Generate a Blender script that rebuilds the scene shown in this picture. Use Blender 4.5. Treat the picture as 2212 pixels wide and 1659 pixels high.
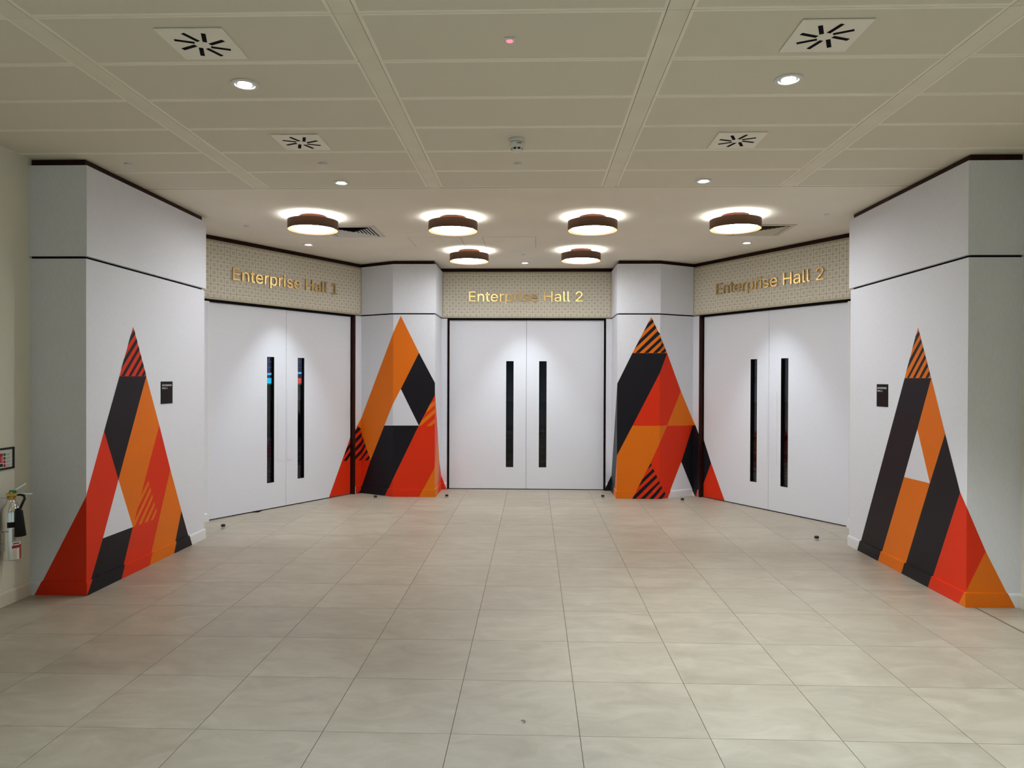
import bpy, bmesh, math, random, os
from mathutils import Matrix, Vector
random.seed(7)
for o in list(bpy.data.objects): bpy.data.objects.remove(o)
SC = bpy.context.scene
COL = SC.collection
PI = math.pi
S3 = math.sqrt(3) / 2

# ------------------------------------------------------------------ camera
cam_d = bpy.data.cameras.new('camera')
cam_d.sensor_fit = 'HORIZONTAL'; cam_d.sensor_width = 36.0
cam_d.lens = 1550.6 / 2212 * 36.0
cam_d.clip_start = 0.05; cam_d.clip_end = 200
cam = bpy.data.objects.new('camera', cam_d); COL.objects.link(cam)
Ryaw = Matrix.Rotation(-0.0302, 3, 'Z')
p_, r_ = -0.0067, 0.0036
Rp = Matrix(((1, 0, 0), (0, math.cos(p_), math.sin(p_)), (0, -math.sin(p_), math.cos(p_))))
Rr = Matrix(((math.cos(r_), 0, math.sin(r_)), (0, 1, 0), (-math.sin(r_), 0, math.cos(r_))))
RW = Rr @ Rp @ Ryaw                     # rows: right, forward, up
right, fwd, up = RW[0], RW[1], RW[2]
cam.matrix_world = Matrix(((right.x, up.x, -fwd.x, 0.11), (right.y, up.y, -fwd.y, 0.0),
                           (right.z, up.z, -fwd.z, 1.651), (0, 0, 0, 1)))
SC.camera = cam

# ------------------------------------------------------------------ world, exposure
w = bpy.data.worlds.new('world'); SC.world = w; w.use_nodes = True
w.node_tree.nodes['Background'].inputs[0].default_value = (0.0, 0.0, 0.0, 1)
SC.view_settings.view_transform = 'Standard'
SC.view_settings.look = 'None'
SC.view_settings.gamma = 1.0
SC.view_settings.use_curve_mapping = False
SC.view_settings.exposure = 0.33
SC.cycles.max_bounces = 6
SC.cycles.diffuse_bounces = 4
SC.cycles.glossy_bounces = 2
SC.cycles.transparent_max_bounces = 6
SC.cycles.sample_clamp_indirect = 10.0
SC.cycles.use_light_tree = False
SC.cycles.use_adaptive_sampling = True
SC.cycles.adaptive_threshold = 0.04
SC.cycles.caustics_reflective = False
SC.cycles.caustics_refractive = False

# light levels (the lamps themselves are built further down)
DOWNLIGHT_W = 44.0
DRUM_STRENGTH = 25.0
ZC = 3.30                                # ceiling height

# ------------------------------------------------------------------ material helpers
MATS = {}
def srgb(r, g, b):
    f = lambda c: (c / 12.92 if c <= 0.04045 else ((c + 0.055) / 1.055) ** 2.4)
    return (f(r / 255), f(g / 255), f(b / 255), 1)
def mat(name, col, rough=0.6, metal=0.0, spec=0.5, emit=None, estr=0.0):
    if name in MATS: return MATS[name]
    m = bpy.data.materials.new(name); m.use_nodes = True
    b = m.node_tree.nodes['Principled BSDF']
    b.inputs['Base Color'].default_value = col
    b.inputs['Roughness'].default_value = rough
    b.inputs['Metallic'].default_value = metal
    b.inputs['Specular IOR Level'].default_value = spec
    if emit:
        b.inputs['Emission Color'].default_value = emit
        b.inputs['Emission Strength'].default_value = estr
    if emit: m.cycles.emission_sampling = 'FRONT' if name in ('lamp_diffuser', 'hall_fill_glow') else 'NONE'
    MATS[name] = m
    return m
def N(m, t, **kw):
    n = m.node_tree.nodes.new(t)
    for k, v in kw.items():
        if k in n.inputs: n.inputs[k].default_value = v
        else: setattr(n, k, v)
    return n
def L(m, a, b): m.node_tree.links.new(a, b)
def ramp(m, stops):
    n = m.node_tree.nodes.new('ShaderNodeValToRGB'); e = n.color_ramp.elements
    while len(e) < len(stops): e.new(0.5)
    for i, (p, c) in enumerate(stops): e[i].position = p; e[i].color = c
    return n
def bsdf(m): return m.node_tree.nodes['Principled BSDF']

def linen(name, col, rough=0.55, amt=0.03, spec=0.5):
    """painted / vinyl surface with a fine woven grain"""
    m = mat(name, col, rough, spec=spec)
    tc = N(m, 'ShaderNodeTexCoord')
    mp = N(m, 'ShaderNodeMapping'); mp.inputs['Scale'].default_value = (330, 330, 26)
    n1 = N(m, 'ShaderNodeTexNoise', Scale=1.0, Detail=0.0)
    L(m, tc.outputs['Object'], mp.inputs[0]); L(m, mp.outputs[0], n1.inputs[0])
    lo = tuple(c * (1 - amt) for c in col[:3]) + (1,); hi = tuple(min(1, c * (1 + amt)) for c in col[:3]) + (1,)
    r = ramp(m, [(0.3, lo), (0.7, hi)])
    L(m, n1.outputs[0], r.inputs[0]); L(m, r.outputs[0], bsdf(m).inputs['Base Color'])
    return m
def mottled(name, col, rough=0.6, scale=3.0, amt=0.04):
    m = mat(name, col, rough, spec=0.0)
    tc = N(m, 'ShaderNodeTexCoord'); n1 = N(m, 'ShaderNodeTexNoise', Scale=scale, Detail=1.0)
    L(m, tc.outputs['Object'], n1.inputs[0])
    lo = tuple(c * (1 - amt) for c in col[:3]) + (1,); hi = tuple(min(1, c * (1 + amt)) for c in col[:3]) + (1,)
    r = ramp(m, [(0.35, lo), (0.65, hi)]); L(m, n1.outputs[0], r.inputs[0]); L(m, r.outputs[0], bsdf(m).inputs['Base Color'])
    return m

M_WHITE = linen('white_vinyl_panel', srgb(227, 228, 235), 0.5, 0.03, 0.0)
M_DOOR = linen('white_door_vinyl', srgb(228, 229, 237), 0.45, 0.02)
M_SKIRT = mat('white_skirting_paint', srgb(231, 230, 233), 0.35)
M_CREAM = mottled('cream_wall_paint', srgb(232, 227, 212), 0.6, 2.0, 0.02)
M_PLASTER = mottled('plaster_ceiling_paint', srgb(240, 232, 217), 0.85, 1.5, 0.02)
M_BLACKGAP = mat('black_shadow_gap', (0.004, 0.004, 0.005, 1), 0.7, spec=0.05)
M_BEAD = mat('white_bead', srgb(236, 236, 238), 0.4)
M_TILERIM = mat('metal_ceiling_rim', srgb(248, 241, 224), 0.5)
M_RAIL = mottled('metal_ceiling_rail', srgb(238, 231, 214), 0.5, 4.0, 0.02)
M_STEEL = mat('brushed_steel', (0.62, 0.62, 0.62, 1), 0.25, 1.0)
M_CHROME = mat('polished_steel', (0.75, 0.74, 0.72, 1), 0.16, 1.0)
M_RUBBER = mat('black_rubber', (0.01, 0.01, 0.01, 1), 0.4)
M_BLACKPL = mat('black_plastic', (0.006, 0.006, 0.007, 1), 0.45, spec=0.25)
M_WHITEPL = mat('white_plastic', srgb(226, 224, 218), 0.4)
M_BRASS = mat('brass', (0.55, 0.36, 0.10, 1), 0.3, 1.0)
M_GOLD = mat('brushed_gold_letters', srgb(214, 176, 110), 0.30, 1.0)
M_BRONZE = mat('bronze_drum', srgb(84, 54, 33), 0.5, 0.2)
M_MOUNT = mat('dark_copper_mount', srgb(44, 19, 8), 0.6, spec=0.05)
M_COPPER = mat('copper_inside', srgb(104, 62, 34), 0.6, spec=0.1)
M_DRUM = mat('lamp_diffuser', (0.9, 0.88, 0.84, 1), 0.5, emit=(0.93, 0.97, 1.0, 1), estr=DRUM_STRENGTH)
M_LED = mat('downlight_led', (0.9, 0.9, 0.9, 1), 0.5, emit=(0.93, 0.97, 1.0, 1), estr=16.0)
M_REDLED = mat('red_indicator', (0.8, 0.1, 0.1, 1), 0.4, emit=(1.0, 0.16, 0.22, 1), estr=1.6)

def wood():
    m = mat('dark_mahogany', (0.022, 0.006, 0.004, 1), 0.4, spec=0.18)
    tc = N(m, 'ShaderNodeTexCoord'); mp = N(m, 'ShaderNodeMapping'); mp.inputs['Scale'].default_value = (14, 14, 14)
    n = N(m, 'ShaderNodeTexNoise', Scale=2.0, Detail=6.0, Distortion=1.5)
    L(m, tc.outputs['Object'], mp.inputs[0]); L(m, mp.outputs[0], n.inputs[0])
    r = ramp(m, [(0.3, (0.012, 0.003, 0.0025, 1)), (0.7, (0.045, 0.011, 0.007, 1))])
    L(m, n.outputs[0], r.inputs[0]); L(m, r.outputs[0], bsdf(m).inputs['Base Color'])
    return m
M_WOOD = wood()

def ceiling_field():
    m = mat('perforated_ceiling_metal', srgb(196, 187, 164), 0.6, spec=0.0)
    tc = N(m, 'ShaderNodeTexCoord')
    v = N(m, 'ShaderNodeTexVoronoi', Scale=170.0, Randomness=0.0)
    L(m, tc.outputs['Object'], v.inputs[0])
    r = ramp(m, [(0.22, srgb(198, 190, 173)), (0.36, srgb(228, 221, 205))])
    L(m, v.outputs['Distance'], r.inputs[0]); L(m, r.outputs[0], bsdf(m).inputs['Base Color'])
    return m
M_FIELD = ceiling_field()

def floor_mat():
    m = mat('porcelain_floor_tile', srgb(176, 166, 148), 0.42)
    tc = N(m, 'ShaderNodeTexCoord'); oi = N(m, 'ShaderNodeObjectInfo')
    off = N(m, 'ShaderNodeVectorMath', operation='MULTIPLY_ADD')
    cmb = N(m, 'ShaderNodeCombineXYZ')
    L(m, oi.outputs['Random'], cmb.inputs[0]); L(m, oi.outputs['Random'], cmb.inputs[1]); L(m, oi.outputs['Random'], cmb.inputs[2])
    off.inputs[1].default_value = (37.0, 53.0, 19.0)
    L(m, cmb.outputs[0], off.inputs[0]); L(m, tc.outputs['Object'], off.inputs[2])
    mp = N(m, 'ShaderNodeMapping'); mp.inputs['Scale'].default_value = (1.0, 1.9, 1.0)
    L(m, off.outputs[0], mp.inputs[0])
    n1 = N(m, 'ShaderNodeTexNoise', Scale=3.2, Detail=5.0, Roughness=0.62, Distortion=0.8)
    L(m, mp.outputs[0], n1.inputs[0])
    r = ramp(m, [(0.28, srgb(155, 144, 126)), (0.5, srgb(167, 156, 138)), (0.74, srgb(180, 170, 153))])
    L(m, n1.outputs[0], r.inputs[0])
    hs = N(m, 'ShaderNodeHueSaturation')
    vr = N(m, 'ShaderNodeMapRange'); vr.inputs['To Min'].default_value = 0.965; vr.inputs['To Max'].default_value = 1.03
    L(m, oi.outputs['Random'], vr.inputs[0]); L(m, vr.outputs[0], hs.inputs['Value']); L(m, r.outputs[0], hs.inputs['Color'])
    L(m, hs.outputs[0], bsdf(m).inputs['Base Color'])
    n2 = n1
    rr = N(m, 'ShaderNodeMapRange'); rr.inputs['To Min'].default_value = 0.34; rr.inputs['To Max'].default_value = 0.52
    L(m, n2.outputs[0], rr.inputs[0]); L(m, rr.outputs[0], bsdf(m).inputs['Roughness'])
    return m
M_FLOOR = floor_mat()
M_GROUT = mat('grey_grout', srgb(66, 58, 48), 1.0, spec=0.0)
M_JOINT = mat('movement_joint', srgb(104, 97, 86), 0.6)

def decal_mat(name, col):
    return linen('vinyl_' + name, col, 0.40, 0.02, 0.18)
M_DEC = {'red': decal_mat('red_orange', srgb(221, 50, 17)), 'orange': decal_mat('orange', srgb(228, 115, 20)),
         'black': decal_mat('black', srgb(27, 25, 31)), 'pale': decal_mat('pale_grey', srgb(224, 225, 233))}

def wallpaper():
    """beige wallcovering with rows of small hand-drawn squares inside squares"""
    m = mat('square_motif_wallpaper', srgb(190, 180, 160), 0.6)
    tc = N(m, 'ShaderNodeTexCoord')
    no = N(m, 'ShaderNodeTexNoise', Scale=4.5, Detail=2.0)
    L(m, tc.outputs['Object'], no.inputs[0])
    sub = N(m, 'ShaderNodeVectorMath', operation='SUBTRACT'); sub.inputs[1].default_value = (0.5, 0.5, 0.5)
    L(m, no.outputs['Color'], sub.inputs[0])
    wob = N(m, 'ShaderNodeVectorMath', operation='SCALE'); wob.inputs['Scale'].default_value = 0.028
    L(m, sub.outputs[0], wob.inputs[0])
    ad = N(m, 'ShaderNodeVectorMath', operation='ADD'); L(m, tc.outputs['Object'], ad.inputs[0]); L(m, wob.outputs[0], ad.inputs[1])
    sep = N(m, 'ShaderNodeSeparateXYZ'); L(m, ad.outputs[0], sep.inputs[0])
    def cell(sock, size):
        d = N(m, 'ShaderNodeMath', operation='DIVIDE'); d.inputs[1].default_value = size; L(m, sock, d.inputs[0])
        f = N(m, 'ShaderNodeMath', operation='FRACT'); L(m, d.outputs[0], f.inputs[0])
        s = N(m, 'ShaderNodeMath', operation='SUBTRACT'); s.inputs[1].default_value = 0.5; L(m, f.outputs[0], s.inputs[0])
        a = N(m, 'ShaderNodeMath', operation='ABSOLUTE'); L(m, s.outputs[0], a.inputs[0])
        return a.outputs[0]
    ax, az = cell(sep.outputs[0], 0.088), cell(sep.outputs[2], 0.0885)
    # rounded square distance: (x^4 + z^4)^(1/4)
    def p4(s):
        p = N(m, 'ShaderNodeMath', operation='POWER'); p.inputs[1].default_value = 9.0; L(m, s, p.inputs[0]); return p.outputs[0]
    sm = N(m, 'ShaderNodeMath', operation='ADD'); L(m, p4(ax), sm.inputs[0]); L(m, p4(az), sm.inputs[1])
    rt = N(m, 'ShaderNodeMath', operation='POWER'); rt.inputs[1].default_value = 1 / 9.0; L(m, sm.outputs[0], rt.inputs[0])
    base, light, inner = srgb(178, 169, 148), srgb(219, 212, 196), srgb(196, 187, 169)
    r = ramp(m, [(0.20, inner), (0.24, light), (0.452, light), (0.472, base)])
    L(m, rt.outputs[0], r.inputs[0]); L(m, r.outputs[0], bsdf(m).inputs['Base Color'])
    return m
M_PAPER = wallpaper()
M_SIGNEDGE = mat('champagne_sign_edge', srgb(178, 168, 142), 0.4, 0.2)

def glass():
    m = bpy.data.materials.new('tinted_glass'); m.use_nodes = True; nt = m.node_tree
    nt.nodes.remove(nt.nodes['Principled BSDF']); out = nt.nodes['Material Output']
    t = nt.nodes.new('ShaderNodeBsdfTransparent'); t.inputs[0].default_value = (0.72, 0.74, 0.76, 1)
    g = nt.nodes.new('ShaderNodeBsdfGlossy'); g.inputs['Roughness'].default_value = 0.02
    lw = nt.nodes.new('ShaderNodeFresnel'); lw.inputs[0].default_value = 1.4
    mx = nt.nodes.new('ShaderNodeMixShader')
    nt.links.new(lw.outputs[0], mx.inputs[0]); nt.links.new(t.outputs[0], mx.inputs[1]); nt.links.new(g.outputs[0], mx.inputs[2])
    nt.links.new(mx.outputs[0], out.inputs[0]); MATS['glass'] = m
    return m
M_GLASS = glass()

# ------------------------------------------------------------------ geometry helpers
def link(o, parent=None):
    COL.objects.link(o)
    if parent: o.parent = parent
    return o
def obj(name, bm, m, parent=None, smooth=False, loc=None, rot=None):
    me = bpy.data.meshes.new(name); bmesh.ops.recalc_face_normals(bm, faces=bm.faces[:])
    if smooth:
        for f in bm.faces: f.smooth = True
    bm.to_mesh(me); bm.free()
    ms = m if isinstance(m, (list, tuple)) else [m]
    for x in ms: me.materials.append(x)
    if smooth:
        try: me.set_sharp_from_angle(angle=math.radians(40))
        except Exception: pass
    o = bpy.data.objects.new(name, me)
    if loc: o.location = loc
    if rot: o.rotation_euler = rot
    return link(o, parent)
def empty(name, loc=(0, 0, 0), rz=0.0):
    o = bpy.data.objects.new(name, None); o.location = loc; o.rotation_euler = (0, 0, rz); o.empty_display_size = 0.1
    return link(o)
def tag(o, label=None, cat=None, group=None, kind=None):
    if label: o['label'] = label
    if cat: o['category'] = cat
    if group: o['group'] = group
    if kind: o['kind'] = kind
    return o
def box(bm, x0, x1, y0, y1, z0, z1, mi=0):
    v = [bm.verts.new(p) for p in ((x0, y0, z0), (x1, y0, z0), (x1, y1, z0), (x0, y1, z0), (x0, y0, z1), (x1, y0, z1), (x1, y1, z1), (x0, y1, z1))]
    for f in ((0, 3, 2, 1), (4, 5, 6, 7), (0, 1, 5, 4), (1, 2, 6, 5), (2, 3, 7, 6), (3, 0, 4, 7)):
        bm.faces.new([v[i] for i in f]).material_index = mi
def boxes(*bs):
    bm = bmesh.new()
    for b in bs: box(bm, *b)
    return bm
def bbox(name, b, m, parent=None, bevel=0.0):
    bm = boxes(b)
    if bevel: bmesh.ops.bevel(bm, geom=bm.edges[:], offset=bevel, segments=2, affect='EDGES', profile=0.5)
    return obj(name, bm, m, parent)
def lathe(prof, seg=32, axis_z=True):
    bm = bmesh.new(); rings = []
    for r, z in prof:
        if r < 1e-6: rings.append([bm.verts.new((0, 0, z))])
        else: rings.append([bm.verts.new((r * math.cos(2 * PI * k / seg), r * math.sin(2 * PI * k / seg), z)) for k in range(seg)])
    for a, b in zip(rings, rings[1:]):
        for k in range(seg):
            k2 = (k + 1) % seg
            if len(a) == 1 and len(b) > 1: bm.faces.new((a[0], b[k2], b[k]))
            elif len(b) == 1 and len(a) > 1: bm.faces.new((a[k], a[k2], b[0]))
            elif len(a) > 1: bm.faces.new((a[k], a[k2], b[k2], b[k]))
    return bm
def tube(pts, r, seg=10):
    bm = bmesh.new(); rings = []; pts = [Vector(p) for p in pts]
    for i, p in enumerate(pts):
        d = (pts[min(i + 1, len(pts) - 1)] - pts[max(i - 1, 0)]).normalized()
        a = d.cross(Vector((0.31, 0.2, 0.93))).normalized(); b = d.cross(a)
        rr = r[i] if isinstance(r, (list, tuple)) else r
        rings.append([bm.verts.new(p + rr * (math.cos(2 * PI * k / seg) * a + math.sin(2 * PI * k / seg) * b)) for k in range(seg)])
    for a, b in zip(rings, rings[1:]):
        for k in range(seg): bm.faces.new((a[k], a[(k + 1) % seg], b[(k + 1) % seg], b[k]))
    bm.faces.new(rings[0]); bm.faces.new(rings[-1])
    return bm
def offset_line(pts, d):
    """offset an open polyline to its right by d (mitred)"""
    res = []
    for i, p in enumerate(pts):
        ns = []
        if i > 0: a = Vector(pts[i]) - Vector(pts[i - 1]); ns.append(Vector((a.y, -a.x)).normalized())
        if i < len(pts) - 1: a = Vector(pts[i + 1]) - Vector(pts[i]); ns.append(Vector((a.y, -a.x)).normalized())
        n = sum(ns, Vector((0, 0))); n.normalize()
        k = d / max(0.3, n.dot(ns[0]))
        res.append((p[0] + n.x * k, p[1] + n.y * k))
    return res
def sweep(pts, prof):
    """closed profile [(offset to the right, z)] swept along an open plan polyline"""
    bm = bmesh.new(); cols = []
    lines = [offset_line(pts, d) for d, z in prof]
    for i in range(len(pts)):
        cols.append([bm.verts.new((lines[j][i][0], lines[j][i][1], prof[j][1])) for j in range(len(prof))])
    n = len(prof)
    for a, b in zip(cols, cols[1:]):
        for j in range(n): bm.faces.new((a[j], a[(j + 1) % n], b[(j + 1) % n], b[j]))
    bm.faces.new(cols[0]); bm.faces.new(list(reversed(cols[-1])))
    return bm
def slab_prof(off, t, z0, z1): return [(off, z0), (off, z1), (off - t, z1), (off - t, z0)]
SKIRT_H, SKIRT_D = 0.105, 0.012
SKIRT_PROF = [(-0.004, 0.001), (SKIRT_D, 0.001), (SKIRT_D, SKIRT_H - 0.016), (SKIRT_D - 0.004, SKIRT_H - 0.005), (0.003, SKIRT_H), (-0.004, SKIRT_H)]

# ------------------------------------------------------------------ plan of the place
def tn(t, n): return (t * 0.5 + n * S3, t * S3 - n * 0.5)     # along / across the left door wall
def mir(p): return (-p[0], p[1])
X_L, X_R = -3.703, 3.66
PY0, PY1, PX = 5.325, 7.27, 3.27
K = (-1.855, 9.98); A = tn(7.72, -7.2); CX, CY = 1.268, 10.68; MY = 9.98
HG = 2.55                                                      # top of the lower panels
UP0, UP1 = 2.568, 3.25                                         # upper panels
N_LEAF, N_FRAME, T_MID = -7.252, -7.2, 6.398

# ------------------------------------------------------------------ floor
fl = obj('floor', boxes((-4.2, 4.2, -4.2, 11.2, -0.06, -0.003)), M_GROUT); tag(fl, kind='structure')
TX0, TY0 = -0.2698, 5.7186
tb = boxes((-0.2987, 0.2987, -0.2987, 0.2987, -0.0025, 0.0))
tile_me = None
for j in range(-9, 7):
    for i in range(-7, 7):
        x, y = TX0 + 0.6 * i + 0.3, TY0 - 0.6 * j - 0.3
        if abs(x) > 4.05: continue
        if y > 7.6 and abs(x) > 3.9: continue
        if y > 8.8 and abs(x) > 3.4: continue
        if tile_me is None:
            o = obj('floor_tile', tb, M_FLOOR, fl); tile_me = o.data
        else:
            o = bpy.data.objects.new('floor_tile', tile_me); link(o, fl)
        o.location = (x, y, 0.0)
# the rest of the floor, behind the camera
obj('floor_field', boxes((-4.1, 4.1, -4.1, TY0 - 0.6 * 7 - 0.0015, -0.0025, 0.0)), M_FLOOR, fl)
bbox('movement_joint', (3.322, 3.338, TY0 - 0.6 * 7, 5.33, -0.001, 0.0006), M_JOINT, fl)

# ------------------------------------------------------------------ ceiling
CE_Y = 6.185
ce = obj('ceiling', boxes((-4.2, 4.2, CE_Y + 0.004, 11.0, ZC, ZC + 0.06)), M_PLASTER); tag(ce, kind='structure')
bbox('ceiling_void', (-4.2, 4.2, -4.2, CE_Y + 0.004, ZC + 0.03, ZC + 0.06), M_BLACKGAP, ce)
def tile_mesh(wd, ln):
    bm = bmesh.new(); hx, hy = wd / 2 - 0.0015, ln / 2 - 0.0015
    def ring(ax, ay, z): return [bm.verts.new(p) for p in ((-ax, -ay, z), (ax, -ay, z), (ax, ay, z), (-ax, ay, z))]
    r0, r1, r2, r3 = ring(hx, hy, 0.02), ring(hx, hy, 0.0), ring(hx - 0.017, hy - 0.017, 0.0), ring(hx - 0.0185, hy - 0.0185, 0.0022)
    for a, b in ((r0, r1), (r1, r2), (r2, r3)):
        for k in range(4): bm.faces.new((a[k], a[(k + 1) % 4], b[(k + 1) % 4], b[k])).material_index = 0
    bm.faces.new(r3).material_index = 1
    return bm
ROW = 0.4925
cols = [(-0.697, 0.697), (-2.202, -0.803), (0.803, 2.202), (-3.72, -2.308), (2.308, 3.72)]
meshes = {}
for (x0, x1) in cols:
    for k in range(21):
        y1 = CE_Y - ROW * k; y0 = y1 - ROW
        key = round(x1 - x0, 3)
        if key not in meshes:
            o = obj('ceiling_tile', tile_mesh(x1 - x0, ROW), [M_TILERIM, M_FIELD], ce); meshes[key] = o.data
        else:
            o = link(bpy.data.objects.new('ceiling_tile', meshes[key]), ce)
        o.location = ((x0 + x1) / 2, (y0 + y1) / 2, ZC)
for xc in (-2.255, -0.75, 0.75, 2.255):
    ys = [CE_Y, CE_Y - ROW, CE_Y - ROW * 6, CE_Y - ROW * 11, CE_Y - ROW * 16, CE_Y - ROW * 21]
    for a, b in zip(ys, ys[1:]):
        bbox('ceiling_rail', (xc - 0.0515, xc + 0.0515, b + 0.001, a - 0.001, ZC - 0.001, ZC + 0.02), M_RAIL, ce)
bbox('edge_bead', (-3.72, 3.72, CE_Y + 0.0005, CE_Y + 0.0035, ZC - 0.0005, ZC + 0.02), M_BLACKGAP, ce)
# access hatches in the plaster
def hatch(x0, x1, y0, y1):
    h = obj('access_hatch', boxes((x0, x1, y0, y1, ZC - 0.0012, ZC + 0.01)), M_PLASTER, ce)
    for b in ((x0 - 0.005, x0, y0 - 0.005, y1 + 0.005), (x1, x1 + 0.005, y0 - 0.005, y1 + 0.005), (x0, x1, y0 - 0.005, y0), (x0, x1, y1, y1 + 0.005)):
        bbox('hatch_gap', b + (ZC - 0.0005, ZC + 0.01), mat('hatch_shadow_line', srgb(150, 140, 125), 0.8), h)
    bbox('hatch_lock', (x0 + 0.05, x0 + 0.065, (y0 + y1) / 2 - 0.006, (y0 + y1) / 2 + 0.006, ZC - 0.0025, ZC), M_WHITEPL, h)
hatch(-1.36, -0.75, 8.325, 8.965); hatch(-0.49, 0.125, 8.33, 8.975)

# ------------------------------------------------------------------ outer walls
wl = obj('wall_left', boxes((X_L - 0.15, X_L, -4.2, PY0 + 0.06, 0, ZC)), M_CREAM); tag(wl, kind='structure')
wr = obj('wall_right', boxes((X_R, X_R + 0.15, -4.2, PY0 + 0.06, 0, ZC)), M_CREAM); tag(wr, kind='structure')
wb = obj('wall_rear', boxes((-4.2, 4.2, -4.35, -4.2, 0, ZC)), mottled('pale_blue_grey_wall_paint', srgb(216, 224, 234), 0.6, 2.0, 0.02)); tag(wb, kind='structure')
M_SKCREAM = mat('cream_skirting_paint', srgb(226, 220, 203), 0.4)
b = obj('baseboard_left', sweep([(X_L, -4.2), (X_L, PY0 - 0.002)], SKIRT_PROF), M_SKCREAM); tag(b, kind='structure')
b = obj('baseboard_right', sweep([(X_R, PY0 - 0.002), (X_R, -4.2)], SKIRT_PROF), M_SKCREAM); tag(b, kind='structure')

# ------------------------------------------------------------------ panelled piers
def pier(name, line, core_ext=False, skirt_line=None, cornice_line=None):
    ends = [Vector(line[0]) + (Vector(line[0]) - Vector(line[1])).normalized() * 0.12, Vector(line[-1]) + (Vector(line[-1]) - Vector(line[-2])).normalized() * 0.12]
    core = ([tuple(ends[0])] + line[1:-1] + [tuple(ends[1])]) if core_ext else line
    root = obj(name, sweep(core, slab_prof(-0.02, 0.06, 0, ZC)), M_BLACKGAP); tag(root, kind='structure')
    obj('lower_panel', sweep(line, slab_prof(0.0, 0.022, 0.0, HG)), M_WHITE, root)
    obj('upper_panel', sweep(line, slab_prof(0.012, 0.034, UP0, UP1)), M_WHITE, root)
    obj('cornice', sweep(line, slab_prof(-0.018, 0.01, UP1 - 0.01, ZC - 0.0005)) if not cornice_line else sweep(cornice_line, slab_prof(-0.018, 0.01, UP1 - 0.01, ZC - 0.0005)), M_WOOD, root)
    obj('skirting', sweep(skirt_line or line, SKIRT_PROF), M_SKIRT, root)
    return root
pier('wall_pier_left', [(X_L, PY0), (-PX, PY0), (-PX, PY1), (-3.71, PY1)])
pier('wall_pier_right', [(3.68, PY1), (PX, PY1), (PX, PY0), (X_R, PY0)])
pier('wall_mid_left', [A, K, (-CX, MY), (-CX, CY)], True)
pier('wall_mid_right', [(CX, CY), (CX, MY), mir(K), mir(A)], True)
o = obj('wall_return_left', sweep([(-3.70, PY1 - 0.05), tn(4.98, N_FRAME)], slab_prof(0, 0.1, 0, ZC)), M_WHITE); tag(o, kind='structure')
o = obj('wall_return_right', sweep([mir(tn(4.98, N_FRAME)), (3.70, PY1 - 0.05)], slab_prof(0, 0.1, 0, ZC)), M_WHITE); tag(o, kind='structure')

# ------------------------------------------------------------------ double doors
def plate_hole(x0, x1, z0, z1, hx0, hx1, hz0, hz1, y0, y1):
    bm = bmesh.new()
    def ring(a, b, c, d, y): return [bm.verts.new((x, y, z)) for x, z in ((a, c), (b, c), (b, d), (a, d))]
    of, ob = ring(x0, x1, z0, z1, y0), ring(x0, x1, z0, z1, y1)
    hf, hb = ring(hx0, hx1, hz0, hz1, y0), ring(hx0, hx1, hz0, hz1, y1)
    for k in range(4):
        k2 = (k + 1) % 4
        for a, b in ((of, hf), (hb, ob), (ob, of), (hf, hb)): bm.faces.new((a[k], a[k2], b[k2], b[k]))
    return bm
def rounded_plate(x0, x1, z0, z1, y0, y1, r):
    bm = bmesh.new(); ring = []
    for cx, cz, a0 in ((x1 - r, z1 - r, 0), (x0 + r, z1 - r, 90), (x0 + r, z0 + r, 180), (x1 - r, z0 + r, 270)):
        for k in range(5):
            a = math.radians(a0 + 90 * k / 4); ring.append((cx + r * math.cos(a), cz + r * math.sin(a)))
    f = [bm.verts.new((x, y0, z)) for x, z in ring]; b = [bm.verts.new((x, y1, z)) for x, z in ring]
    bm.faces.new(f); bm.faces.new(list(reversed(b)))
    for k in range(len(f)): bm.faces.new((f[k], f[(k + 1) % len(f)], b[(k + 1) % len(f)], b[k]))
    return bm
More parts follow.
